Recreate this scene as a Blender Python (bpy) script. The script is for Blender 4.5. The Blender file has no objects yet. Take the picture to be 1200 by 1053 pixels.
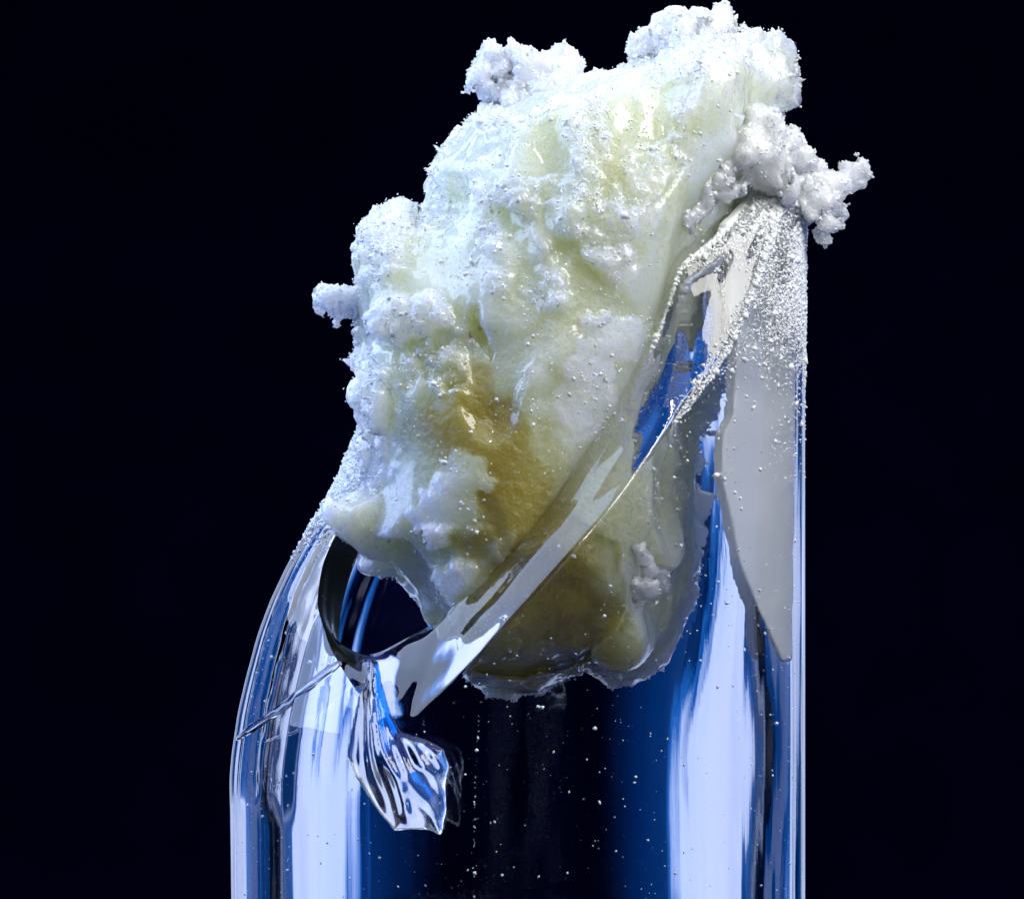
import bpy, math, random
import numpy as np
random.seed(7)
rng = np.random.default_rng(7)
sc = bpy.context.scene
C = sc.collection
sc.unit_settings.scale_length = 0.01          # 1 unit = 10 mm: the vial is about 20 mm across

# ------------------------------------------------------------------ camera
D = 14.0                                      # camera to vial axis
S = 335.5                                     # photograph pixels per unit at the axis
CX, CZ = (600 - 607.5) / S, (1190 - 526.5) / S
cam_d = bpy.data.cameras.new('camera')
cam_d.sensor_width = 36
cam_d.lens = 36 * D / (1200 / S)
cam_d.clip_start, cam_d.clip_end = 0.1, 200
cam = bpy.data.objects.new('camera', cam_d)
cam.location = (CX, -D, CZ)
cam.rotation_euler = (math.radians(90), 0, 0)
C.objects.link(cam)
sc.camera = cam
sc.render.resolution_x, sc.render.resolution_y = 1024, 898

# ------------------------------------------------------------------ world and lamps
w = bpy.data.worlds.new('World'); sc.world = w; w.use_nodes = True
w.node_tree.nodes['Background'].inputs[0].default_value = (0.12, 0.2, 1.0, 1)
w.node_tree.nodes['Background'].inputs[1].default_value = 0.0012

def softbox(name, side, strength):
    """tall strip softbox at the vial's side: blue added to its emission to tint the glass, fading dark toward the front"""
    d = bpy.data.lights.new(name, 'AREA')
    d.shape = 'RECTANGLE'
    y0, y1 = -6.6, 0.6
    d.size, d.size_y = y1 - y0, 4.0
    d.energy = strength * d.size * d.size_y * math.pi ** 2 / 4
    d.use_nodes = True
    nt = d.node_tree; nd, lk = nt.nodes, nt.links
    em = nd['Emission']
    geo = nd.new('ShaderNodeNewGeometry')
    sep = nd.new('ShaderNodeSeparateXYZ')
    lk.new(geo.outputs['Parametric'], sep.inputs[0])
    rmp = nd.new('ShaderNodeValToRGB')
    if side > 0:
        lk.new(sep.outputs['X'], rmp.inputs[0])
    else:
        inv = nd.new('ShaderNodeMath'); inv.operation = 'SUBTRACT'; inv.inputs[0].default_value = 1
        lk.new(sep.outputs['X'], inv.inputs[1]); lk.new(inv.outputs[0], rmp.inputs[0])
    cr = rmp.color_ramp
    cr.elements[0].position = 0.0; cr.elements[0].color = (0, 0, 0.003, 1)
    cr.elements[1].position = 1.0; cr.elements[1].color = (0.06, 0.28, 1.0, 1)
    for p, c in ((0.2, (0.0, 0.003, 0.03, 1)), (0.4, (0.003, 0.03, 0.16, 1)), (0.56, (0.0, 0.09, 0.6, 1)),
                 (0.7, (0.0, 0.15, 0.9, 1)), (0.85, (0.01, 0.2, 1.0, 1))):
        e = cr.elements.new(p); e.color = c
    lk.new(rmp.outputs[0], em.inputs['Color'])
    o = bpy.data.objects.new(name, d); C.objects.link(o)
    # lamp local x runs along world y, local -z points at the vial
    if side > 0:
        o.rotation_euler = (math.radians(90), 0, math.radians(90))
    else:
        o.rotation_euler = (math.radians(90), 0, math.radians(-90))
    o.location = (side * 5.0, (y0 + y1) / 2, 1.5)
    return o
softbox('softbox_right', 1, 1.1)
softbox('softbox_left', -1, 2.4)
def rear_softbox(name, side, strength):
    """large diffuser far behind the vial, to one side of the view, fading out at its edges"""
    d = bpy.data.lights.new(name, 'AREA'); d.shape = 'RECTANGLE'
    x0, x1 = 7.1, 45.0
    d.size, d.size_y = x1 - x0, 60.0
    d.energy = strength * d.size * d.size_y * math.pi ** 2 / 4
    d.use_nodes = True
    nt = d.node_tree; nd, lk = nt.nodes, nt.links
    em = nd['Emission']
    geo = nd.new('ShaderNodeNewGeometry'); sep = nd.new('ShaderNodeSeparateXYZ')
    lk.new(geo.outputs['Parametric'], sep.inputs[0])
    rmp = nd.new('ShaderNodeValToRGB')
    # the lamp faces -y: its own x runs along world x after the turn below
    if side > 0:
        lk.new(sep.outputs['X'], rmp.inputs[0])
    else:
        inv = nd.new('ShaderNodeMath'); inv.operation = 'SUBTRACT'; inv.inputs[0].default_value = 1
        lk.new(sep.outputs['X'], inv.inputs[1]); lk.new(inv.outputs[0], rmp.inputs[0])
    cr = rmp.color_ramp
    cr.elements[0].position = 0.0; cr.elements[0].color = (0.0, 0.004, 0.04, 1)
    cr.elements[1].position = 1.0; cr.elements[1].color = (0, 0.02, 0.11, 1)
    for p, c in ((0.025, (0.01, 0.10, 0.40, 1)), (0.055, (0.50, 0.62, 1.0, 1)), (0.17, (0.62, 0.70, 1.0, 1)), (0.327, (0.52, 0.63, 1.0, 1)), (0.36, (0.01, 0.10, 0.42, 1)), (0.46, (0.0, 0.035, 0.18, 1))):
        e = cr.elements.new(p); e.color = c
    lk.new(rmp.outputs[0], em.inputs['Color'])
    o = bpy.data.objects.new(name, d); C.objects.link(o)
    o.rotation_euler = (math.radians(-90), 0, 0)
    o.location = (side * (x0 + x1) / 2, 40.0, 2.0)
rear_softbox('softbox_rear_right', 1, 1.9)
rear_softbox('softbox_rear_left', -1, 1.9)
from mathutils import Vector
def strip(name, loc, aim, sx, sy, strength, color, up='Y'):
    d = bpy.data.lights.new(name, 'AREA'); d.shape = 'RECTANGLE'
    d.size, d.size_y = sx, sy
    d.energy = strength * sx * sy * math.pi ** 2 / 4
    d.color = color
    o = bpy.data.objects.new(name, d); C.objects.link(o)
    o.location = loc
    o.rotation_euler = (Vector(aim) - Vector(loc)).to_track_quat('-Z', up).to_euler()
    return o
strip('softbox_overhead_left', (-4.6, -0.4, 6.7), (0, -0.4, 1.7), 4.0, 13.5, 7.8, (0.52, 0.66, 1.0))      # long strip, runs front to back
strip('softbox_overhead_right', (4.0, -4.6, 7.1), (0, 0, 2.0), 2.4, 5.0, 16.0, (1.0, 0.98, 0.95))
strip('added_fill_front', (0.0, -7.0, 7.6), (0, 0, 2.0), 4.5, 4.5, 1.7, (1.0, 0.99, 0.95))  # added fill lamp, evens out the shading on the front of the mass
strip('spot_front', (-1.2, -6.0, 8.0), (0, 0, 2.2), 0.6, 0.6, 65.0, (1.0, 0.98, 0.95))
strip('softbox_overhead_rear', (1.0, 7.5, 9.5), (0, 0, 2.5), 7.0, 4.0, 4.5, (0.92, 0.96, 1.0))
strip('added_fill_right', (6.6, -2.6, 6.2), (0.6, 0, 2.2), 3.0, 3.0, 12.0, (0.90, 0.96, 1.0))  # added fill lamp, brightens the residue film and the frost
strip('added_kicker', (-7.2, 4.6, 5.4), (-0.6, 0, 1.8), 6.0, 4.0, 4.5, (0.66, 0.77, 1.0))  # added lamp, lightens the left shoulder and the left edge of the mass

sc.view_settings.view_transform = 'Standard'
sc.view_settings.look = 'None'
sc.view_settings.exposure = -0.2
sc.view_settings.gamma = 1
sc.render.engine = 'CYCLES'
cy = sc.cycles
cy.use_denoising = True
cy.max_bounces = 16; cy.transmission_bounces = 14; cy.glossy_bounces = 6; cy.diffuse_bounces = 4
cy.sample_clamp_indirect = 40
cy.caustics_refractive = True; cy.caustics_reflective = True
cy.blur_glossy = 0.4

# ------------------------------------------------------------------ helpers
def at(px, py, y=0.0):
    k = (y + D) / D
    return CX + (px - 600) / S * k, CZ + (526.5 - py) / S * k

def tag(o, label=None, cat=None, group=None, kind=None):
    if label: o['label'] = label
    if cat: o['category'] = cat
    if group: o['group'] = group
    if kind: o['kind'] = kind
    return o

def mesh_obj(name, V, F, mat, parent=None, smooth=True, sharp=None):
    me = bpy.data.meshes.new(name)
    V = np.asarray(V, dtype=np.float32)
    if isinstance(F, np.ndarray):
        n, k = F.shape
        me.vertices.add(len(V)); me.vertices.foreach_set('co', V.ravel())
        me.loops.add(n * k); me.loops.foreach_set('vertex_index', F.astype(np.int32).ravel())
        me.polygons.add(n); me.polygons.foreach_set('loop_start', np.arange(0, n * k, k, dtype=np.int32))
        me.update(calc_edges=True)
    else:
        me.from_pydata([tuple(v) for v in V], [], F)
    me.validate()
    if smooth:
        me.polygons.foreach_set('use_smooth', np.ones(len(me.polygons), dtype=bool))
    if sharp is not None:
        me.set_sharp_from_angle(angle=math.radians(sharp))
    if mat: me.materials.append(mat)
    o = bpy.data.objects.new(name, me); C.objects.link(o)
    if parent is not None:
        o.parent = parent
    return o

def empty(name, loc=(0, 0, 0)):
    o = bpy.data.objects.new(name, None); C.objects.link(o); o.location = loc
    o.empty_display_size = 0.1
    return o

def hash3(i, j, k, seed):
    h = (i.astype(np.int64) * 374761393 + j.astype(np.int64) * 668265263 + k.astype(np.int64) * 2147483647 + seed * 1274126177) & 0xffffffff
    h = ((h ^ (h >> 13)) * 1274126177) & 0xffffffff
    h = h ^ (h >> 16)
    h = (h * 2246822519) & 0xffffffff
    h = h ^ (h >> 15)
    return h
def vnoise(P, freq, seed=0):
    """value noise in -1..1"""
    Q = P * freq + 100.37
    I = np.floor(Q).astype(np.int64); Fr = Q - I
    Fr = Fr * Fr * (3 - 2 * Fr)
    out = np.zeros(len(P))
    for a in (0, 1):
        wa = Fr[:, 0] if a else 1 - Fr[:, 0]
        for b in (0, 1):
            wb = Fr[:, 1] if b else 1 - Fr[:, 1]
            for c in (0, 1):
                wc = Fr[:, 2] if c else 1 - Fr[:, 2]
                out += wa * wb * wc * (hash3(I[:, 0] + a, I[:, 1] + b, I[:, 2] + c, seed) / 4294967295.0)
    return out * 2 - 1
def fbm(P, freq, octs, seed=0, gain=0.5):
    o = 0; a = 1
    for k in range(octs):
        o = o + a * vnoise(P, freq * 2 ** k, seed + k * 17); a *= gain
    return o
def worley(P, freq, seed=0):
    """distance to nearest feature point (cell units)"""
    Q = P * freq + 50.11
    I = np.floor(Q).astype(np.int64); Fr = Q - I
    best = np.full(len(P), 9.0)
    for a in (-1, 0, 1):
        for b in (-1, 0, 1):
            for c in (-1, 0, 1):
                h = hash3(I[:, 0] + a, I[:, 1] + b, I[:, 2] + c, seed)
                fx = a + (h & 1023) / 1023.0; fy = b + ((h >> 10) & 1023) / 1023.0; fz = c + ((h >> 20) & 1023) / 1023.0
                d = (fx - Fr[:, 0]) ** 2 + (fy - Fr[:, 1]) ** 2 + (fz - Fr[:, 2]) ** 2
                best = np.minimum(best, d)
    return np.sqrt(best)

def facet(P, freq, seed=0):
    """each cell tilted its own way: flat crystal faces with steps between"""
    Q = P * freq + 30.7
    I = np.floor(Q).astype(np.int64); Fr = Q - I
    best = np.full(len(P), 9.0); val = np.zeros(len(P))
    for a in (-1, 0, 1):
        for b in (-1, 0, 1):
            for c in (-1, 0, 1):
                h = hash3(I[:, 0] + a, I[:, 1] + b, I[:, 2] + c, seed)
                ox = a + (h & 1023) / 1023.0 - Fr[:, 0]; oy = b + ((h >> 10) & 1023) / 1023.0 - Fr[:, 1]; oz = c + ((h >> 20) & 1023) / 1023.0 - Fr[:, 2]
                d = ox * ox + oy * oy + oz * oz
                g = hash3(I[:, 0] + a, I[:, 1] + b, I[:, 2] + c, seed + 9)
                v = ox * ((g & 1023) / 511.5 - 1) + oy * (((g >> 10) & 1023) / 511.5 - 1) + oz * (((g >> 20) & 1023) / 511.5 - 1) + ((g >> 5) & 255) / 255.0 * 0.6 - 0.3
                m = d < best
                best = np.where(m, d, best); val = np.where(m, v, val)
    return val
def surface_nets(phi, origin, res):
    """zero surface of a sampled field (negative inside) as quads"""
    nx, ny, nz = phi.shape
    ins = phi < 0
    cnt = np.zeros((nx - 1, ny - 1, nz - 1), np.int8)
    offs = [(a, b, c) for a in (0, 1) for b in (0, 1) for c in (0, 1)]
    for a, b, c in offs:
        cnt += ins[a:nx - 1 + a, b:ny - 1 + b, c:nz - 1 + c]
    act = (cnt > 0) & (cnt < 8)
    idx = np.full(act.shape, -1, np.int64)
    cells = np.argwhere(act); n = len(cells)
    idx[act] = np.arange(n)
    acc = np.zeros((n, 3)); num = np.zeros(n)
    val = {o: phi[cells[:, 0] + o[0], cells[:, 1] + o[1], cells[:, 2] + o[2]] for o in offs}
    for o in offs:
        for ax in range(3):
            if o[ax] == 0:
                o2 = list(o); o2[ax] = 1; o2 = tuple(o2)
                va, vb = val[o], val[o2]
                m = (va < 0) != (vb < 0)
                t = np.where(m, va / np.where(m, va - vb, 1), 0)
                p = np.tile(np.array(o, float), (n, 1)); p[:, ax] += t
                acc[m] += p[m]; num[m] += 1
    V = (cells + acc / num[:, None]) * res + np.array(origin)
    quads = []
    for ax in range(3):
        u, v = (ax + 1) % 3, (ax + 2) % 3
        sl0 = [slice(None)] * 3; sl1 = [slice(None)] * 3
        sl0[ax] = slice(0, -1); sl1[ax] = slice(1, None)
        A, B = ins[tuple(sl0)], ins[tuple(sl1)]
        e = np.argwhere(A != B)
        ok = (e[:, u] > 0) & (e[:, v] > 0) & (e[:, u] < phi.shape[u] - 1) & (e[:, v] < phi.shape[v] - 1)
        e = e[ok]
        flip = A[e[:, 0], e[:, 1], e[:, 2]]
        def cell(du, dv):
            c = e.copy(); c[:, u] += du; c[:, v] += dv
            return idx[c[:, 0], c[:, 1], c[:, 2]]
        q = np.stack([cell(-1, -1), cell(0, -1), cell(0, 0), cell(-1, 0)], 1)
        q[~flip] = q[~flip][:, ::-1]
        quads.append(q)
    return V, np.concatenate(quads)

def normals(V, F):
    n = np.cross(V[F[:, 2]] - V[F[:, 0]], V[F[:, 3]] - V[F[:, 1]])
    N = np.zeros_like(V)
    for k in range(4):
        np.add.at(N, F[:, k], n)
    return N / np.maximum(np.linalg.norm(N, axis=1, keepdims=True), 1e-9)

def grid(lo, hi, res):
    ax = [np.arange(lo[k], hi[k] + res, res) for k in range(3)]
    return ax, np.stack(np.meshgrid(*ax, indexing='ij'), -1)

# ------------------------------------------------------------------ materials
def new_mat(name):
    m = bpy.data.materials.new(name); m.use_nodes = True
    nt = m.node_tree
    return m, nt.nodes, nt.links, nt.nodes['Principled BSDF'], nt.nodes['Material Output']

def glass_mat():
    m, nd, lk, b, out = new_mat('drawn_glass')
    b.inputs['Base Color'].default_value = (1, 1, 1, 1)
    b.inputs['Roughness'].default_value = 0.0
    b.inputs['IOR'].default_value = 1.53
    b.inputs['Transmission Weight'].default_value = 1
    tc = nd.new('ShaderNodeTexCoord')
    mp = nd.new('ShaderNodeMapping'); mp.inputs['Scale'].default_value = (9, 9, 0.15)
    lk.new(tc.outputs['Object'], mp.inputs[0])
    n1 = nd.new('ShaderNodeTexNoise'); n1.inputs['Scale'].default_value = 2.0; n1.inputs['Detail'].default_value = 4
    lk.new(mp.outputs[0], n1.inputs[0])
    bp = nd.new('ShaderNodeBump'); bp.inputs['Strength'].default_value = 0.06; bp.inputs['Distance'].default_value = 0.004
    lk.new(n1.outputs[0], bp.inputs['Height']); lk.new(bp.outputs[0], b.inputs['Normal'])
    va = nd.new('ShaderNodeVolumeAbsorption')
    va.inputs['Color'].default_value = (0.55, 0.72, 1.0, 1); va.inputs['Density'].default_value = 0.35
    lk.new(va.outputs[0], out.inputs['Volume'])
    return m

def mass_mat():
    m, nd, lk, b, out = new_mat('waxy_crystal_mass')
    tc = nd.new('ShaderNodeTexCoord')
    at_ = nd.new('ShaderNodeAttribute'); at_.attribute_name = 'yellow'
    n2 = nd.new('ShaderNodeTexNoise'); n2.inputs['Scale'].default_value = 5; n2.inputs['Detail'].default_value = 6
    lk.new(tc.outputs['Object'], n2.inputs[0])
    add = nd.new('ShaderNodeMath'); add.operation = 'ADD'
    sub = nd.new('ShaderNodeMath'); sub.operation = 'MULTIPLY_ADD'; sub.inputs[1].default_value = 0.5; sub.inputs[2].default_value = -0.25
    lk.new(n2.outputs[0], sub.inputs[0]); lk.new(sub.outputs[0], add.inputs[0]); lk.new(at_.outputs['Fac'], add.inputs[1])
    rp = nd.new('ShaderNodeValToRGB')
    cr = rp.color_ramp
    cr.elements[0].position = 0.0; cr.elements[0].color = (0.82, 0.87, 0.85, 1)
    cr.elements[1].position = 1.0; cr.elements[1].color = (0.42, 0.35, 0.08, 1)
    for p, c in ((0.3, (0.71, 0.76, 0.62, 1)), (0.65, (0.58, 0.60, 0.34, 1))):
        e = cr.elements.new(p); e.color = c
    lk.new(add.outputs[0], rp.inputs[0]); lk.new(rp.outputs[0], b.inputs['Base Color'])
    b.inputs['Subsurface Weight'].default_value = 1
    b.inputs['Subsurface Radius'].default_value = (1.0, 0.9, 0.55)
    b.inputs['Subsurface Scale'].default_value = 0.5
    b.inputs['Coat Weight'].default_value = 1.0; b.inputs['Coat Roughness'].default_value = 0.06
    b.inputs['Roughness'].default_value = 0.3
    b.inputs['IOR'].default_value = 1.45
    n3 = nd.new('ShaderNodeTexNoise'); n3.inputs['Scale'].default_value = 38; n3.inputs['Detail'].default_value = 6
    lk.new(tc.outputs['Object'], n3.inputs[0])
    bp = nd.new('ShaderNodeBump'); bp.inputs['Strength'].default_value = 1.0; bp.inputs['Distance'].default_value = 0.016
    lk.new(n3.outputs[0], bp.inputs['Height']); lk.new(bp.outputs[0], b.inputs['Normal'])
    return m

def clump_mat():
    m, nd, lk, b, out = new_mat('white_crystal_crust')
    tc = nd.new('ShaderNodeTexCoord')
    b.inputs['Base Color'].default_value = (0.92, 0.955, 0.965, 1)
    b.inputs['Subsurface Weight'].default_value = 1.0
    b.inputs['Subsurface Radius'].default_value = (1, 1, 1)
    b.inputs['Subsurface Scale'].default_value = 0.2
    b.inputs['Coat Weight'].default_value = 0.6; b.inputs['Coat Roughness'].default_value = 0.06
    b.inputs['Roughness'].default_value = 0.25
    v = nd.new('ShaderNodeTexVoronoi'); v.inputs['Scale'].default_value = 55
    lk.new(tc.outputs['Object'], v.inputs[0])
    bp = nd.new('ShaderNodeBump'); bp.inputs['Strength'].default_value = 0.5; bp.inputs['Distance'].default_value = 0.006
    lk.new(v.outputs['Distance'], bp.inputs['Height']); lk.new(bp.outputs[0], b.inputs['Normal'])
    return m

def grain_mat(name, TR):
    m, nd, lk, b, out = new_mat(name)
    b.inputs['Base Color'].default_value = (0.95, 0.97, 0.98, 1)
    b.inputs['Roughness'].default_value = 0.12
    b.inputs['Transmission Weight'].default_value = TR
    b.inputs['IOR'].default_value = 1.5
    b.inputs['Specular IOR Level'].default_value = 0.8
    return m

def plain_mat(name, col, rough=0.6):
    m, nd, lk, b, out = new_mat(name)
    b.inputs['Base Color'].default_value = (*col, 1); b.inputs['Roughness'].default_value = rough
    return m

FILM = None
GLASS, MASS, CLUMP, GRAIN = glass_mat(), mass_mat(), clump_mat(), grain_mat('clear_crystal_grain', 0.15)
FROST = grain_mat('white_frost_grain', 0.05)

def film_mat():
    m, nd, lk, b, out = new_mat('cream_residue')
    tc = nd.new('ShaderNodeTexCoord'); n = nd.new('ShaderNodeTexNoise'); n.inputs['Scale'].default_value = 4; n.inputs['Detail'].default_value = 5
    lk.new(tc.outputs['Object'], n.inputs[0])
    rp = nd.new('ShaderNodeValToRGB'); rp.color_ramp.elements[0].color = (0.88, 0.90, 0.86, 1); rp.color_ramp.elements[1].color = (0.95, 0.96, 0.94, 1)
    lk.new(n.outputs[0], rp.inputs[0]); lk.new(rp.outputs[0], b.inputs['Base Color'])
    b.inputs['Roughness'].default_value = 0.5
    return m
FILM = film_mat()
# ------------------------------------------------------------------ backdrop
def backdrop():
    m, nd, lk, b, out = new_mat('black_velvet')
    tc = nd.new('ShaderNodeTexCoord')
    n = nd.new('ShaderNodeTexNoise'); n.inputs['Scale'].default_value = 0.6
    lk.new(tc.outputs['Object'], n.inputs[0])
    rp = nd.new('ShaderNodeValToRGB')
    rp.color_ramp.elements[0].color = (0.006, 0.006, 0.06, 1); rp.color_ramp.elements[1].color = (0.015, 0.015, 0.16, 1)
    lk.new(n.outputs[0], rp.inputs[0]); lk.new(rp.outputs[0], b.inputs['Base Color'])
    b.inputs['Roughness'].default_value = 1; b.inputs['Specular IOR Level'].default_value = 0
    V, F = [], []
    prof = [(-3, -2.01), (3, -2.01)] + [(42 + 4 * math.sin(a), -24 - 4 * math.cos(a)) for a in np.linspace(0.1, math.pi / 2, 12)] + [(46, 40)]
    for x in np.linspace(-40, 40, 17):
        for (y, z) in prof:
            V.append((x, y, z))
    n_ = len(prof)
    for i in range(16):
        for j in range(n_ - 1):
            F.append((i * n_ + j, (i + 1) * n_ + j, (i + 1) * n_ + j + 1, i * n_ + j + 1))
    tag(mesh_obj('backdrop', V, F, m), kind='structure')
backdrop()

# ------------------------------------------------------------------ the vial: outline, bore, fracture
RI = 0.84
_xl_py = np.array([1300, 1053, 930, 905, 880, 830, 790, 740, 700, 660, 620, 590, 560, 530, 500, 470, 440, 300, 0])
_xl_px = np.array([272, 271.5, 270, 270.5, 272.5, 280, 289.5, 303, 318, 337, 360, 380, 396, 409, 420, 428, 433, 440, 445.])
_pyd = np.arange(-10, 1800, 1.0)
_xd = np.interp(_pyd, _xl_py[::-1], _xl_px[::-1])
_kn = np.hanning(33); _kn /= _kn.sum()
_xs = np.convolve(np.pad(_xd, 16, mode='edge'), _kn, 'valid')
_xd = np.where((_pyd > 905) & (_pyd < 960), _xd, _xs)
def section(z):
    """centre and radii of the outside at height z"""
    py = 1190 - np.asarray(z) * S
    xl = (np.interp(py, _pyd, _xd) - 607.5) / S
    xr = 1.0
    return (xl + xr) / 2, (xr - xl) / 2

def rim_curve(pts, rfac, front=True):
    """photo points on the rim -> (u, z), u=0 left .. 0.5 front .. 1 right"""
    out = []
    for px, py in pts:
        y = -0.5
        for _ in range(25):
            x, z = at(px, py, y)
            c, r = section(z)
            cs = max(-1, min(1, (x - c) / (r * rfac)))
            y = -r * rfac * math.sqrt(1 - cs * cs)
        out.append((math.acos(-cs) / math.pi, z))
    out.sort()
    return out
OUT_PTS = [(378, 730), (390, 765), (415, 805), (445, 840), (478, 850), (520, 812), (560, 770),
           (640, 682), (720, 590), (790, 490), (830, 440), (856, 400), (882, 340), (905, 280), (922, 220)]
IN_PTS = [(445, 765), (500, 735), (560, 690), (600, 650), (650, 588), (690, 530), (740, 455), (775, 380), (797, 310)]
ro = rim_curve(OUT_PTS, 1.0)
ri = rim_curve(IN_PTS, RI)
zz = lambda py: (1190 - py) / S
ro = [(0.0, zz(445)), (0.10, zz(450)), (0.145, zz(475)), (0.158, zz(540)), (0.165, zz(600)), (0.175, zz(650)), (0.203, zz(695))] + [p for p in ro if 0.02 < p[0] < 0.985] + [(1.0, zz(165)), (1.2, zz(160)), (1.5, zz(330)), (1.8, zz(420)), (2.0, zz(445))]
ri = [(0.0, zz(470)), (0.10, zz(475)), (0.14, zz(500)), (0.15, zz(560)), (0.155, zz(620)), (0.165, zz(665)), (0.178, zz(705)), (0.195, zz(740)), (0.22, zz(766))] + [p for p in ri if 0.02 < p[0] < 0.97] + [(1.0, zz(170)), (1.2, zz(160)), (1.5, zz(330)), (1.8, zz(430)), (2.0, zz(470))]
print('rim outer', [(round(a, 3), round(b, 3)) for a, b in ro]); print('rim inner', [(round(a, 3), round(b, 3)) for a, b in ri])
def smooth_curve(pts, n=1440, k=9):
    u = np.linspace(0, 2, n, endpoint=False)
    z = np.interp(u, [p[0] for p in pts], [p[1] for p in pts])
    kern = np.hanning(k + 2)[1:-1]; kern /= kern.sum()
    zp = np.concatenate([z[-k:], z, z[:k]])
    return u, np.convolve(zp, kern, 'same')[k:-k]
UO, ZO = smooth_curve(ro, k=13)
UI, ZI = smooth_curve(ri, k=25)
def ztop(u, s):
    """fracture height at angle u and wall fraction s (0 bore .. 1 outside)"""
    zo = np.interp(u % 2, np.append(UO, 2), np.append(ZO, ZO[0]))
    zi = np.interp(u % 2, np.append(UI, 2), np.append(ZI, ZI[0]))
    return zi + (zo - zi) * s

vial = empty('broken_glass_vial', (0, 0, 0))
tag(vial, 'thick-walled clear glass vial broken open along a slanting curved rim', 'vial')
def build_wall():
    nu, nv, ns = 540, 200, 14
    t = np.linspace(0, 2, nu, endpoint=False)
    # finer columns on the steep left edge
    u = t
    cosu, sinu = -np.cos(np.pi * u), np.where(u < 1, -np.sin(np.pi * u), np.abs(np.sin(np.pi * u)))
    sinu = -np.sin(np.pi * u)
    drawn = 0.0002 * np.interp((u * 40) % 80, np.arange(81), np.append(rng.normal(0, 1, 80), 0)) \
          + 0.00012 * np.interp((u * 120) % 240, np.arange(241), np.append(rng.normal(0, 1, 240), 0))
    streak = 0.0026 * np.interp((u * 42) % 84, np.arange(85), np.append(rng.normal(0, 1, 84), 0))
    rows = []
    def ring(z, fac, extra=0):
        c, r = section(z)
        rr = r * fac + extra
        rows.append(np.stack([c + rr * cosu, rr * sinu, z], 1))
    # underside, then up the outside
    for k, f in enumerate(np.linspace(0.02, 0.86, 6)):
        ring(np.full(nu, -2.0), f)
    for a in np.linspace(0.15, math.pi / 2, 6):
        ring(np.full(nu, -1.86 - 0.14 * math.cos(a)), 0.86 + 0.14 * math.sin(a))
    zo = ztop(u, 1.0)
    for v in np.linspace(0, 1, nv)[1:]:
        z = -1.86 + (zo + 1.86) * v
        sh = np.clip((z - zz(950)) / 0.1, 0, 1) * np.clip((0.30 - np.abs(((u + 1) % 2) - 1)) / 0.05, 0, 1)
        ring(z, 1.0, drawn + streak * sh)
    # the fracture: from the outer edge to the bore
    for s in np.linspace(1, 0, ns + 2)[1:-1]:
        z = ztop(u, s)
        P = np.stack([cosu * (RI + (1 - RI) * s), sinu * (RI + (1 - RI) * s), z], 1)
        bul = np.interp(u, [0, 0.66, 0.74, 0.9, 1.0, 2], [0.012, 0.012, 0.06, 0.06, 0.02, 0.012]) * 4 * s * (1 - s)
        rip = 0.003 * np.sin(s * 16 + 6 * vnoise(P, 1.3, 5)) + 0.003 * vnoise(P, 3.0, 9) + 0.0008 * vnoise(P, 9.0, 3)
        ring(z + bul + rip * min(1, 6 * s * (1 - s)), RI + (1 - RI) * s)
    zi = ztop(u, 0.0)
    for v in np.linspace(1, 0, nv):
        z = 0.16 + (zi - 0.16) * v
        Pb = np.stack([cosu, sinu, z], 1)
        ring(z, RI, drawn * 0.8 + 0.013 * vnoise(Pb, 1.7, 14) * np.clip((zi - z) / 0.1, 0, 1) + 0.0004 * vnoise(Pb, 6.0, 15))
    for a in np.linspace(math.pi / 2, 0.06, 10)[1:]:
        ring(np.full(nu, 0.16 - 0.4 * math.cos(a)), RI * math.sin(a))
    R = np.array(rows); nr = len(R)
    V = R.reshape(-1, 3)
    i, j = np.meshgrid(np.arange(nr - 1), np.arange(nu), indexing='ij')
    j2 = (j + 1) % nu
    F = np.stack([i * nu + j, i * nu + j2, (i + 1) * nu + j2, (i + 1) * nu + j], -1).reshape(-1, 4)
    V = np.concatenate([V, [[V[:nu, 0].mean(), 0, V[0, 2]]], [[V[-nu:, 0].mean(), 0, V[-1, 2] - 0.0]]])
    Fl = [tuple(f) for f in F]
    b0, b1 = nr * nu, nr * nu + 1
    for k in range(nu):
        Fl.append((b0, (k + 1) % nu, k))
        Fl.append((b1, (nr - 1) * nu + k, (nr - 1) * nu + (k + 1) % nu))
    return mesh_obj('wall', V, Fl, GLASS, vial, True, 38)
wall = build_wall()

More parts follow.
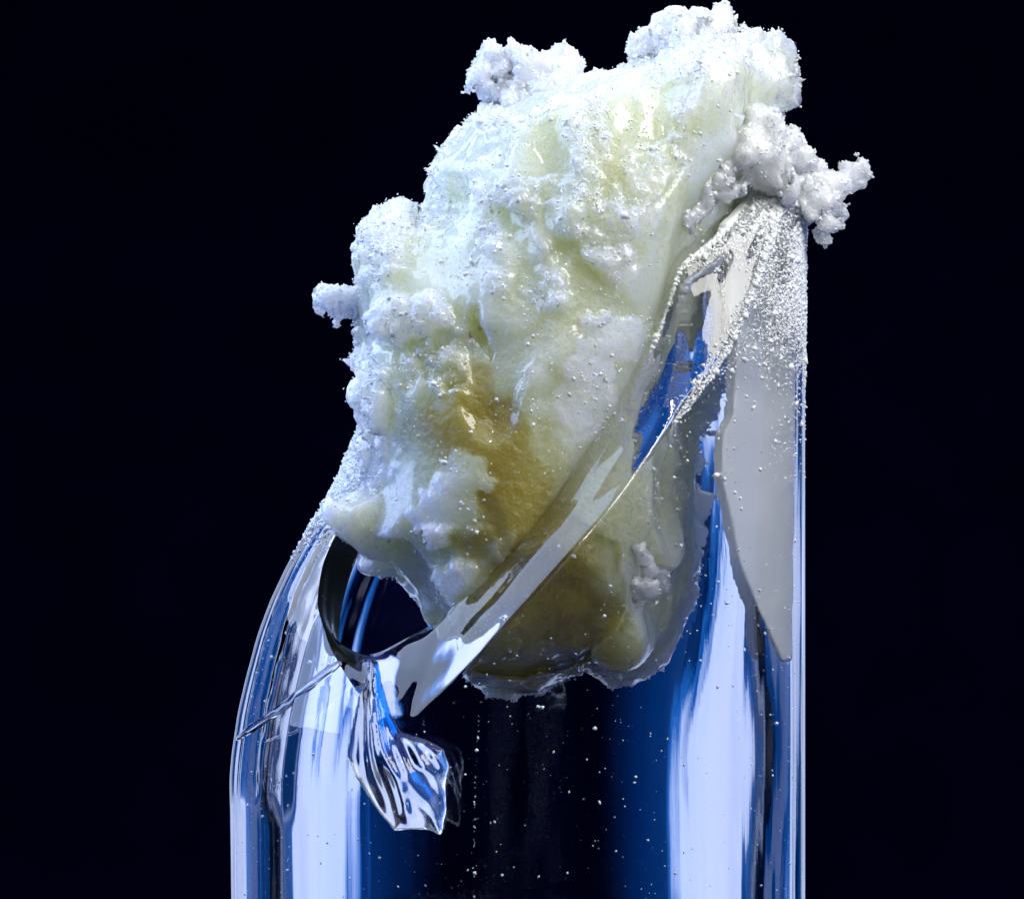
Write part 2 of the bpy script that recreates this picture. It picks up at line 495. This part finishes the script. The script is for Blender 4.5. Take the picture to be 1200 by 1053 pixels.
# ------------------------------------------------------------------ the crystalline mass
POLY = [(424, 440), (428, 400), (424, 350), (424, 310), (430, 285), (445, 265), (462, 242), (474, 246), (487, 262), (505, 250), (518, 238),
        (512, 205), (516, 185), (530, 165), (545, 147), (562, 132), (592, 120), (640, 108), (690, 100), (720, 82), (748, 70), (770, 50), (800, 38),
        (840, 36), (880, 50), (908, 72), (912, 100), (900, 122), (896, 170), (890, 240), (880, 330), (850, 430), (814, 510), (808, 600), (806, 700), (797, 745), (780, 776),
        (742, 797), (722, 792), (690, 780), (660, 796), (632, 810), (600, 804), (552, 794), (530, 770), (500, 712), (482, 678), (465, 655),
        (432, 650), (424, 630), (400, 620), (384, 600), (398, 560), (412, 500)]
def poly_sd(X, Z):
    P = np.array([at(px, py, -0.15) for px, py in POLY])
    d = np.full(X.shape, 1e9); inside = np.zeros(X.shape, bool)
    n = len(P)
    for k in range(n):
        a, b = P[k], P[(k + 1) % n]
        e = b - a
        t = np.clip(((X - a[0]) * e[0] + (Z - a[1]) * e[1]) / (e @ e), 0, 1)
        d = np.minimum(d, (X - a[0] - t * e[0]) ** 2 + (Z - a[1] - t * e[1]) ** 2)
        cr = ((a[1] > Z) != (b[1] > Z)) & (X < (b[0] - a[0]) * (Z - a[1]) / (b[1] - a[1] + 1e-12) + a[0])
        inside ^= cr
    d = np.sqrt(d)
    return np.where(inside, d, -d)          # positive inside

LEDGES = [
          ([(560, 400), (545, 365), (560, 360), (580, 410), (575, 425)], 0.03),
          ([(640, 600), (720, 640), (725, 720), (690, 775), (600, 800), (550, 790), (560, 720), (600, 640)], 0.035)]
def px_inside(poly, X, Y):
    r = np.zeros(X.shape, bool); n = len(poly)
    for k in range(n):
        a, b = poly[k], poly[(k + 1) % n]
        r ^= ((a[1] > Y) != (b[1] > Y)) & (X < (b[0] - a[0]) * (Y - a[1]) / (b[1] - a[1] + 1e-12) + a[0])
    return r
WET_B = [(0.64, 420), (0.63, 490), (0.59, 510), (0.60, 560), (0.65, 600), (0.70, 650), (0.79, 710), (0.89, 772)]
def bore_angle(b, n=1.53):
    """where on the bore (degrees from the front) a view ray of offset b arrives"""
    return math.degrees(math.asin(b) + math.asin(b / (n * RI)) - math.asin(b / n))
def wall_clip(P, gap=0.07, film=False):
    """positive inside the glass wall (seen from the mass), with an air gap where it does not touch"""
    x, y, z = P[:, 0], P[:, 1], P[:, 2]
    c, r = section(z)
    rad = np.sqrt((x - c) ** 2 + y * y) / r
    ang = np.arctan2(-y, x - c)                       # 0 right, pi/2 front, pi left
    u = np.where(y <= 0, 1 - ang / np.pi, 1 + np.abs(ang) / np.pi)
    s = np.clip((rad - RI) / (1 - RI), 0, 1)
    top = ztop(u, s)
    phi = np.degrees(np.pi / 2 - ang)                 # 0 front, 90 right
    py = 1190 - z * S
    wet_phi = np.interp(py, [p[1] for p in WET_B], [bore_angle(b) for b, _ in WET_B])
    wet = np.clip((phi - wet_phi) / 6, 0, 1) * (py < 772) * (phi < 140)
    wl = np.clip((-phi - 48) / 8, 0, 1) * (py < 640) * (phi > -150)
    wet = np.maximum(wet, wl)
    g = gap * (1 - wet) - 0.012 * wet
    g = gap * (1 - wl) - 0.012 * wl
    into = (rad * r - (RI * r - g))                   # >0 within wall
    below = (top + 0.02 - z)                          # >0 below fracture
    base = np.minimum(into, below)
    # above the rim the mass leans out only gradually
    zi = ztop(u, 0.0)
    slope = np.interp(u, [0, 0.1, 0.22, 0.8, 0.95, 1.2, 1.8, 2], [4, 3, 0.30, 0.35, 0.9, 2, 3, 4])
    lean = rad * r - (RI * r - 0.035 + np.maximum(0, z - zi - 0.05) * slope)
    if film:
        return np.maximum.reduce([rad * r - (RI * r + 0.012), RI * r - 0.03 - rad * r, (wet_phi - phi) * 0.015, (phi - 77) * 0.015, z - zi - 0.02, zz(770) - z])
    return np.maximum(base, np.where(z > zi - 0.05, lean, -1))

# crystal clumps standing on the mass: (px, py, radius px, depth y)
CLUMPS = {
 'left': [(385, 354, 15, -.1), (372, 358, 6, -.1), (402, 348, 14, -.12), (398, 364, 11, -.1), (416, 356, 18, -.1), (432, 352, 18, -.12)],
 'leftface': [(452, 372, 20, -.42), (470, 382, 20, -.45), (490, 378, 18, -.47), (505, 360, 18, -.47), (520, 368, 13, -.47), (470, 360, 15, -.43), (455, 392, 10, -.44), (442, 360, 10, -.4)],
 'topleft': [(572, 92, 18, -.05), (580, 70, 16, -.05), (592, 68, 12, -.06), (595, 98, 24, -.05), (625, 85, 24, -.08), (650, 80, 20, -.08), (662, 82, 16, -.1), (610, 115, 26, -.1), (650, 110, 28, -.12), (566, 86, 12, -.03)],
 'top': [(760, 45, 20, -.05), (775, 34, 16, -.05), (800, 28, 18, -.08), (805, 18, 10, -.08), (845, 20, 12, -.05), (830, 30, 16, -.1), (755, 60, 16, -.05), (790, 48, 24, -.1), (850, 38, 16, -.08), (875, 50, 14, -.05)],
 'topright': [(905, 66, 17, -.05), (912, 85, 17, -.05), (900, 95, 20, -.08), (885, 75, 22, -.1), (915, 102, 11, -.02), (895, 112, 16, -.05), (870, 90, 24, -.12)],
 'front': [(700, 392, 24, -.58), (722, 402, 22, -.6), (745, 408, 14, -.62), (735, 385, 18, -.58), (692, 410, 14, -.58), (715, 385, 16, -.57)],
 'frontlow': [(690, 445, 26, -.6), (700, 462, 22, -.62), (680, 470, 20, -.6), (672, 490, 16, -.6), (712, 478, 12, -.62), (660, 470, 16, -.58)],
 'ridge': [(540, 545, 14, -.6), (550, 560, 22, -.6), (528, 575, 20, -.6), (512, 592, 20, -.58), (495, 605, 14, -.56), (540, 590, 22, -.6), (520, 612, 18, -.58), (562, 550, 12, -.6)],
 'ridgelow': [(520, 685, 16, -.52), (540, 675, 16, -.54), (510, 700, 14, -.52), (525, 710, 14, -.53), (555, 668, 10, -.55)],
 'inside': [(742, 645, 8, -.5), (745, 660, 9, -.5), (748, 675, 11, -.52), (742, 692, 12, -.52), (738, 704, 9, -.52), (756, 684, 10, -.52)],
 'middle': [(610, 220, 20, -.55), (640, 228, 22, -.58), (660, 215, 18, -.58), (620, 240, 16, -.56), (690, 200, 14, -.58)],
 'knob': [(955, 200, 16, -.15), (965, 225, 22, -.15), (980, 215, 16, -.12), (998, 207, 12, -.1), (1006, 199, 8, -.1), (985, 240, 12, -.12), (960, 250, 18, -.18), (962, 268, 12, -.15), (950, 190, 12, -.2), (990, 250, 7, -.1), (945, 225, 18, -.2)],
 'rimtop': [(888, 142, 14, -.4), (878, 160, 18, -.42), (900, 158, 18, -.4), (918, 172, 18, -.35), (860, 180, 18, -.42), (935, 190, 16, -.3), (840, 200, 16, -.45), (885, 185, 24, -.42), (905, 200, 20, -.38), (850, 215, 16, -.45), (820, 225, 16, -.46), (925, 215, 18, -.35), (805, 250, 14, -.5), (795, 270, 12, -.52)],
}
RELIEF = ['leftface', 'front', 'frontlow', 'ridge', 'ridgelow']
def lean_(P):
    L = P.copy(); L[:, 2] = P[:, 2] * 0.4 + P[:, 0] * 0.3
    return L
def build_mass():
    res = 0.0115
    lo, hi = (-0.85, -0.9, 1.05), (1.1, 0.9, 3.55)
    ax, G = grid(lo, hi, res)
    X2, Z2 = G[:, 0, :, 0], G[:, 0, :, 2]
    d2 = poly_sd(X2, Z2)
    W = 0.68
    inner = np.maximum(W - d2, 0)[:, None, :]
    Y = G[..., 1]
    py = 1190 - G[..., 2] * S
    y0 = -0.06
    q = np.sqrt(inner ** 2 + (Y - y0) ** 2) - W
    band = np.abs(q) < 0.25
    P = G[band]
    qq = q[band]
    lean = P.copy(); lean[:, 2] = P[:, 2] * 0.45 + P[:, 0] * 0.25       # folds run along the height
    edge = np.clip(1 - np.abs(P[:, 1] - y0) / 0.35, 0, 1)
    qq += (0.075 * fbm(lean, 2.6, 2, 1) + 0.04 * fbm(P, 4.5, 2, 21)) * (1 - 0.45 * edge)
    gx = 600 + (P[:, 0] - CX) * S * D / (P[:, 1] + D); gy = 526.5 - (P[:, 2] - CZ) * S * D / (P[:, 1] + D)
    gx = gx + 9 * vnoise(P, 10, 91); gy = gy + 9 * vnoise(P, 10, 92)
    for poly, dep in LEDGES:
        m = px_inside(poly, gx, gy) & (P[:, 1] < -0.15)
        qq += np.where(m, dep, 0)
    rid = 1 - np.abs(vnoise(lean, 5.0, 33))
    qq -= 0.05 * rid ** 3 * (1 - edge)
    qq = np.maximum(qq, wall_clip(P))
    q[band] = qq
    deep = q < -0.2
    V, F = surface_nets(q, lo, res)
    N = normals(V, F)
    inside_glass = wall_clip(V, 0.12) > -0.03
    amp = np.where(inside_glass, 0.15, 1.0) * np.interp(1190 - V[:, 2] * S, [600, 680], [1, 0.35])
    px0 = 600 + (V[:, 0] - CX) * S * D / (V[:, 1] + D); py0 = 526.5 - (V[:, 2] - CZ) * S * D / (V[:, 1] + D)
    wob = 0.55 * fbm(V, 7, 3, 78)
    crust = np.clip(fbm(V, 2.6, 2, 77) * 0.8 + 0.05, -1, 0.8)
    for (cx, cy_, rx, ry) in CRUST:
        crust = np.maximum(crust, 1.25 - np.sqrt(((px0 - cx) / rx) ** 2 + ((py0 - cy_) / ry) ** 2))
    crust = np.maximum(crust, np.clip(1 - np.abs(V[:, 1] + 0.06) / 0.3, 0, 1) * 0.9)       # the outer edge is all crust
    patch = np.clip((crust + wob - 0.40) * 3.0, 0, 1)
    dome = np.zeros(len(V)); jx = px0 + 7 * vnoise(V, 16, 51) + 4 * vnoise(V, 34, 52); jy = py0 + 7 * vnoise(V, 16, 53) + 4 * vnoise(V, 34, 54)
    for key in RELIEF:
        for bx_, by_, br, _ in CLUMPS[key]:
            e = ((jx - bx_) ** 2 + (jy - by_) ** 2) / (br * 1.15) ** 2
            dome = np.maximum(dome, np.sqrt(np.clip(1 - e, 0, 1)) * br / S * 0.95)
    dome *= np.clip(-N[:, 1] * 2.2 - 0.4, 0, 1)
    patch = np.maximum(patch, np.clip(dome * 40, 0, 1))
    gran = patch * (0.014 + facet(V, 9, 3) * 0.034 + facet(V, 22, 4) * 0.026 + (0.5 - worley(V, 40, 8)) * 0.018) + (1 - patch) * facet(V, 5, 6) * 0.012
    gran = gran + dome
    soft = 0.014 * fbm(lean_(V), 7, 3, 5)
    V = V + N * ((gran + soft) * amp)[:, None]
    keep = np.ones(len(F), bool)
    o = mesh_obj('body', V, F, MASS, mass, True)
    # inherent colouring: yellow core showing low down and in the torn hollow, white outer crust
    px = 600 + (V[:, 0] - CX) * S * D / (V[:, 1] + D); pyv = 526.5 - (V[:, 2] - CZ) * S * D / (V[:, 1] + D)
    yel = np.full(len(V), 0.24)
    for (cx, cy_, rx, ry, a) in YEL:
        e = ((px - cx) / rx) ** 2 + ((pyv - cy_) / ry) ** 2
        yel += a * np.exp(-e * 1.3)
    yel += 0.10 * fbm(V, 3, 3, 44)
    ax_ = px + 8 * vnoise(V, 12, 95); ay_ = pyv + 8 * vnoise(V, 12, 96)
    yel += 0.14 * px_inside([(470, 450), (520, 412), (555, 418), (583, 440), (584, 470), (612, 468), (622, 520), (650, 560), (640, 600), (560, 560), (480, 520)], ax_, ay_)
    yel -= 0.26 * patch + 0.25 * np.clip(dome * 30, 0, 1)
    att = o.data.attributes.new('yellow', 'FLOAT', 'POINT')
    att.data.foreach_set('value', np.clip(yel, 0, 1).astype(np.float32))
    return V, F, N, patch, inside_glass
CRUST = [(620, 225, 50, 30), (690, 180, 30, 55), (745, 250, 45, 85), (470, 372, 60, 28), (715, 400, 45, 30), (690, 460, 45, 45), (455, 450, 30, 40),
         (430, 540, 45, 50), (530, 580, 55, 45), (535, 690, 40, 24), (580, 330, 22, 22), (645, 345, 40, 35), (450, 285, 40, 40), (850, 190, 60, 50),
         (570, 140, 40, 30), (730, 310, 45, 55), (640, 480, 50, 22), (740, 680, 26, 34), (820, 60, 70, 40), (600, 770, 30, 12)]
YEL = [(560, 500, 120, 60, 0.6), (600, 590, 130, 70, 0.6), (640, 710, 140, 100, 0.95), (620, 785, 140, 55, 0.6), (530, 430, 60, 60, 0.4),
       (640, 330, 140, 130, 0.18), (770, 190, 140, 100, 0.12), (660, 180, 70, 130, 0.10)]

mass = empty('crystalline_mass', (0, 0, 1.1))
bpy.context.view_layer.update()
tag(mass, 'waxy yellowish white crystalline mass filling and rising out of the broken vial', 'crystal mass')
MASS_OFF = np.array([0, 0, 1.1])
_mo = mesh_obj
def mesh_obj(name, V, F, mat, parent=None, smooth=True, sharp=None):
    if parent is mass:
        V = np.asarray(V) - MASS_OFF
    return _mo(name, V, F, mat, parent, smooth, sharp)
BV, BF, BN, BP, BG = build_mass()
def build_film():
    res = 0.0095
    lo, hi = (0.3, -0.9, zz(790)), (0.95, 0.15, zz(140))
    ax, G = grid(lo, hi, res)
    P = G.reshape(-1, 3)
    q = wall_clip(P, film=True) + 0.006 * vnoise(P, 9, 12)
    V, F = surface_nets(q.reshape(G.shape[:3]), lo, res)
    o = mesh_obj('residue_film', V, F, FILM, mass, True)
    o['label'] = 'pale cream residue coating the right inner wall of the vial'
build_film()

CV = []
from mathutils.bvhtree import BVHTree
from mathutils import Vector
bvh = BVHTree.FromPolygons([tuple(v) for v in BV], [tuple(int(i) for i in f) for f in BF])
def seat(px, py, y):
    x, z = at(px, py, 0)
    o = Vector((CX, -D, CZ)); d = (Vector((x, 0, z)) - o).normalized()
    h = bvh.ray_cast(o, d)[0]
    return h.y if h is not None else y
FRONT = {'inside'}
def build_clump(key, balls, seed):
    if key in FRONT:
        balls = [(px, py, r, seat(px, py, y) + 0.1 * r / S) for px, py, r, y in balls]
    c = np.array([(at(px, py, y)[0], y, at(px, py, y)[1]) for px, py, r, y in balls]); r = np.array([b[2] / S for b in balls])
    res = 0.011
    lo = (c - r[:, None]).min(0) - 0.06; hi = (c + r[:, None]).max(0) + 0.06
    ax, G = grid(lo, hi, res)
    P = G.reshape(-1, 3)
    q = None
    k = 0.03
    for ci, rr in zip(c, r):
        d = np.linalg.norm((P - ci) * (1, 1, 1), axis=1) - rr
        if q is None: q = d
        else:
            h = np.clip(0.5 + 0.5 * (q - d) / k, 0, 1)
            q = q * (1 - h) + d * h - k * h * (1 - h)
    q = q + 0.022 * fbm(P, 11, 2, seed) + (worley(P, 15, seed) - 0.5) * 0.03 + facet(P, 13, seed) * 0.03 - 0.004
    V, F = surface_nets(q.reshape(G.shape[:3]), lo, res)
    N = normals(V, F)
    V = V + N * ((0.5 - worley(V, 42, seed + 5)) * 0.010 + facet(V, 30, seed + 3) * 0.012)[:, None]
    CV.append((V, N))
    o = mesh_obj('crystal_clump', V, F, CLUMP, mass, True)
    att = o.data.attributes.new('yellow', 'FLOAT', 'POINT')
    att.data.foreach_set('value', np.clip(0.10 + 0.1 * fbm(V, 6, 2, seed), 0, 1).astype(np.float32))
    return o
for i, (k_, b_) in enumerate(CLUMPS.items()):
    if k_ in RELIEF or k_ == 'middle': continue
    build_clump(k_, b_, 100 + i * 7)

# ------------------------------------------------------------------ loose grains
ICO_V = np.array([(1, 0, 0), (-1, 0, 0), (0, 1, 0), (0, -1, 0), (0, 0, 1), (0, 0, -1)], float)
ICO_F = np.array([(0, 2, 4), (2, 1, 4), (1, 3, 4), (3, 0, 4), (2, 0, 5), (1, 2, 5), (3, 1, 5), (0, 3, 5)])
def grains(name, pts, sizes, mat, parent=None, smooth=False):
    n = len(pts)
    q = rng.normal(size=(n, 4)); q /= np.linalg.norm(q, axis=1, keepdims=True)
    a, b, c, d = q.T
    R = np.stack([1 - 2 * (c * c + d * d), 2 * (b * c - a * d), 2 * (b * d + a * c), 2 * (b * c + a * d), 1 - 2 * (b * b + d * d), 2 * (c * d - a * b), 2 * (b * d - a * c), 2 * (c * d + a * b), 1 - 2 * (b * b + c * c)], 1).reshape(n, 3, 3)
    st = rng.uniform(0.5, 1.7, (n, 1, 3))
    V = np.einsum('nij,nkj->nki', R, ICO_V[None] * st) * sizes[:, None, None] + pts[:, None, :]
    F = ICO_F[None] + (np.arange(n) * 6)[:, None, None]
    return mesh_obj(name, V.reshape(-1, 3), F.reshape(-1, 3), mat, parent, smooth)

def mass_grains():
    pw = np.where(BG, 0.03, np.clip(BP - 0.25, 0, 1) ** 1.5 * 1.2 + 0.03)
    cl = np.clip(vnoise(BV, 9, 66) + 0.2, 0, 1) * np.clip(vnoise(BV, 24, 67) + 0.4, 0, 1)
    pw = pw * (cl + 0.02) * np.interp(1190 - BV[:, 2] * S, [600, 660], [1, 0.06])
    idx = rng.choice(len(BV), 20000, p=pw / pw.sum(), replace=False)
    pts = BV[idx] + BN[idx] * 0.001 + rng.normal(0, 0.004, (len(idx), 3)); sz = rng.lognormal(math.log(0.0028), 0.5, len(idx))
    cp = np.concatenate([v for v, n in CV]); 
    idx = rng.choice(len(cp), min(len(cp), 7000), replace=False)
    pts = np.concatenate([pts, cp[idx]]); sz = np.concatenate([sz, rng.lognormal(math.log(0.0028), 0.5, len(idx))])
    o = grains('grain_crust', pts, np.clip(sz, 0.002, 0.014), GRAIN, mass)
    tag(o, kind='stuff')
mass_grains()

def glass_point(u, z, fac=1.0):
    c, r = section(z)
    return np.stack([c - r * fac * np.cos(np.pi * u), -r * fac * np.sin(np.pi * u), z], 1)

def glass_frost():
    """grains stuck to the top of the glass on the right and along the rim"""
    n = 300000
    u = rng.uniform(0.62, 1.12, n); z = rng.uniform(zz(560), zz(150), n)
    P = glass_point(u, z)
    top = ztop(u, np.ones(n))
    py = 1190 - z * S
    dens = np.clip((470 - py) / 190, 0, 1) ** 1.6 + 0.012
    dens *= np.clip(0.55 + 0.6 * vnoise(P, 6, 4), 0.05, 1)
    dens += 0.5 * (np.abs(top - z) < 0.03)
    ok = (z < top) & (rng.uniform(0, 1, n) < dens * 0.75)
    pts = [P[ok]]; sz = [rng.lognormal(math.log(0.0026), 0.5, ok.sum())]
    # on the fracture face
    n = 70000
    u = rng.uniform(0.6, 1.0, n); s = rng.uniform(0, 1, n); z = ztop(u, s) + 0.2 * s * (1 - s)
    P = glass_point(u, z, RI + (1 - RI) * s)
    py = 1190 - z * S
    dens = np.clip((330 - py) / 120, 0, 1) * 0.9 + np.clip((520 - py) / 250, 0, 1) * np.clip((np.abs(s - 0.5) - 0.38) * 9, 0, 1) + 0.6 * (s < 0.05) * (py < 640)
    ok = rng.uniform(0, 1, n) < dens * 0.5
    pts.append(P[ok]); sz.append(rng.lognormal(math.log(0.003), 0.5, ok.sum()))
    # left shoulder
    n = 6000
    u = np.abs(rng.normal(0, 0.09, n)) + 0.015; z = rng.normal(zz(555), 0.1, n)
    P = glass_point(u, z); ok = z < ztop(u, np.ones(n)) + 0.0
    pts.append(P[ok]); sz.append(rng.lognormal(math.log(0.0032), 0.5, ok.sum()))
    o = grains('crystal_frost', np.concatenate(pts), np.clip(np.concatenate(sz), 0.002, 0.015), FROST)
    tag(o, 'fine sparkling white crystal grains frosting the upper glass near the rim', 'frost', kind='stuff')
glass_frost()

def dust():
    n = 900
    u = rng.uniform(0.1, 0.9, n); z = rng.uniform(zz(1080), zz(620), n)
    ok = z < ztop(u, np.ones(n)) - 0.02
    P = glass_point(u[ok], z[ok], 1.001)
    uf = rng.uniform(0.70, 0.9, 260); zf = rng.uniform(zz(760), zz(400), 260)
    P = np.concatenate([P, glass_point(uf, zf, 1.001)[zf < ztop(uf, np.ones(260)) - 0.02]])
    zl = np.sort(rng.uniform(zz(1060), zz(800), 70)); ul = 0.454 + 0.0012 * np.sin(zl * 9) + rng.normal(0, 0.0006, 70) - (zl - 0.9) * 0.004
    P = np.concatenate([P, glass_point(ul, zl, 1.001)])
    sz = np.clip(rng.lognormal(math.log(0.0016), 0.65, len(P)), 0.0007, 0.007)
    o = grains('dust', P, sz, plain_mat('pale_dust', (0.75, 0.78, 0.85), 0.4))
    tag(o, 'tiny pale dust specks scattered over the lower glass wall', 'dust', kind='stuff')
dust()

# ------------------------------------------------------------------ the crack and the chip of glass
def crack():
    pts = [(399, 776), (385, 786), (362, 804), (335, 826), (305, 847), (288, 858), (278, 866)]
    uz = rim_curve(pts, 1.0)
    uu = np.linspace(uz[0][0], uz[-1][0], 120); zc = np.interp(uu, [p[0] for p in uz], [p[1] for p in uz])
    P = glass_point(uu, zc, 1.0)
    T = np.gradient(P, axis=0); T /= np.linalg.norm(T, axis=1, keepdims=True)
    c, r = section(zc)
    N = P - np.stack([c, 0 * c, zc], 1); N /= np.linalg.norm(N, axis=1, keepdims=True)
    B = np.cross(T, N)
    k = 10; V = []
    w_ = 0.022 * (0.35 + 0.65 * np.sin(np.pi * np.linspace(0.0, 1, 120)) ** 0.5) * (1 + 0.35 * vnoise(P, 7, 3)) * np.interp(np.arange(120), [0, 119], [0.6, 1.25])
    for a in np.linspace(0, 2 * math.pi, k, endpoint=False):
        V.append(P + N * (0.011 * math.sin(a))[..., None] + B * (w_ * math.cos(a))[:, None] if False else P + N * 0.006 * math.sin(a) + B * (w_ * math.cos(a))[:, None])
    V = np.stack(V, 1).reshape(-1, 3)
    V += 0.0018 * np.stack([vnoise(V, 22, q) for q in (1, 2, 3)], 1)
    i, j = np.meshgrid(np.arange(119), np.arange(k), indexing='ij'); j2 = (j + 1) % k
    F = np.stack([i * k + j, (i + 1) * k + j, (i + 1) * k + j2, i * k + j2], -1).reshape(-1, 4)
    Fl = [tuple(map(int, f)) for f in F] + [tuple(range(k - 1, -1, -1)), tuple(119 * k + q for q in range(k))]
    o = mesh_obj('crack_ridge', V, Fl, GLASS, vial)
    o['label'] = 'thin raised crack running from the notch of the rim down the left shoulder'
crack()

def chip():
    OUTL = [(432, 772), (443, 776), (447, 800), (458, 835), (470, 856), (500, 864), (520, 875), (527, 895), (522, 915), (524, 945), (518, 976), (500, 969),
            (462, 972), (440, 946), (416, 912), (405, 886), (411, 850), (419, 815), (428, 792)]
    Q = np.array([at(px, py, -0.9) for px, py in OUTL])
    res = 0.008
    lo, hi = (Q[:, 0].min() - .05, -1.16, Q[:, 1].min() - .05), (Q[:, 0].max() + .05, -0.66, Q[:, 1].max() + .05)
    ax, G = grid(lo, hi, res)
    X, Z = G[:, 0, :, 0], G[:, 0, :, 2]
    d = np.full(X.shape, 1e9); ins = np.zeros(X.shape, bool)
    for k in range(len(Q)):
        a, b = Q[k], Q[(k + 1) % len(Q)]; e = b - a
        t = np.clip(((X - a[0]) * e[0] + (Z - a[1]) * e[1]) / (e @ e), 0, 1)
        d = np.minimum(d, np.hypot(X - a[0] - t * e[0], Z - a[1] - t * e[1]))
        ins ^= ((a[1] > Z) != (b[1] > Z)) & (X < (b[0] - a[0]) * (Z - a[1]) / (b[1] - a[1] + 1e-12) + a[0])
    d = np.where(ins, d, -d)
    c, r = section(Z)
    ys = -np.sqrt(np.maximum(r * r - (X - c) ** 2, 0))                    # outer surface there
    ox, oz = at(418, 745, -0.95)
    rad = np.hypot((X - ox) * 1.0, (Z - oz) * 0.55)
    along = np.arctan2(X - ox, -(Z - oz))
    nz = vnoise(np.stack([X.ravel() * 4, Z.ravel() * 1.5, 0 * X.ravel()], 1), 3, 41).reshape(X.shape)
    rip = 0.0045 * np.sin(along * 62 + 4 * nz + 3 * np.sin(rad * 6)) + 0.006 * np.sin(along * 19 + rad * 8 + 3 * nz) + 0.004 * nz
    th = 0.125 * np.sqrt(np.clip(d / 0.15, 0, 1)) * (1 + 0.25 * np.sin(rad * 11)) + rip * np.clip(d / 0.05, 0, 1)
    f = np.maximum((ys - 0.006 - th)[:, None, :] - G[..., 1], G[..., 1] - (ys - 0.004)[:, None, :])
    f = np.maximum(f, -d[:, None, :])
    V, F = surface_nets(f, lo, res)
    cm = GLASS.copy(); cm.name = 'rippled_chip_glass'; cm.node_tree.nodes['Principled BSDF'].inputs['Roughness'].default_value = 0.09
    o = mesh_obj('glass_chip', V, F, cm, None, True, 45)
    tag(o, 'loose clear glass chip with rippled shell-like faces clinging below the rim notch', 'glass chip')
chip()
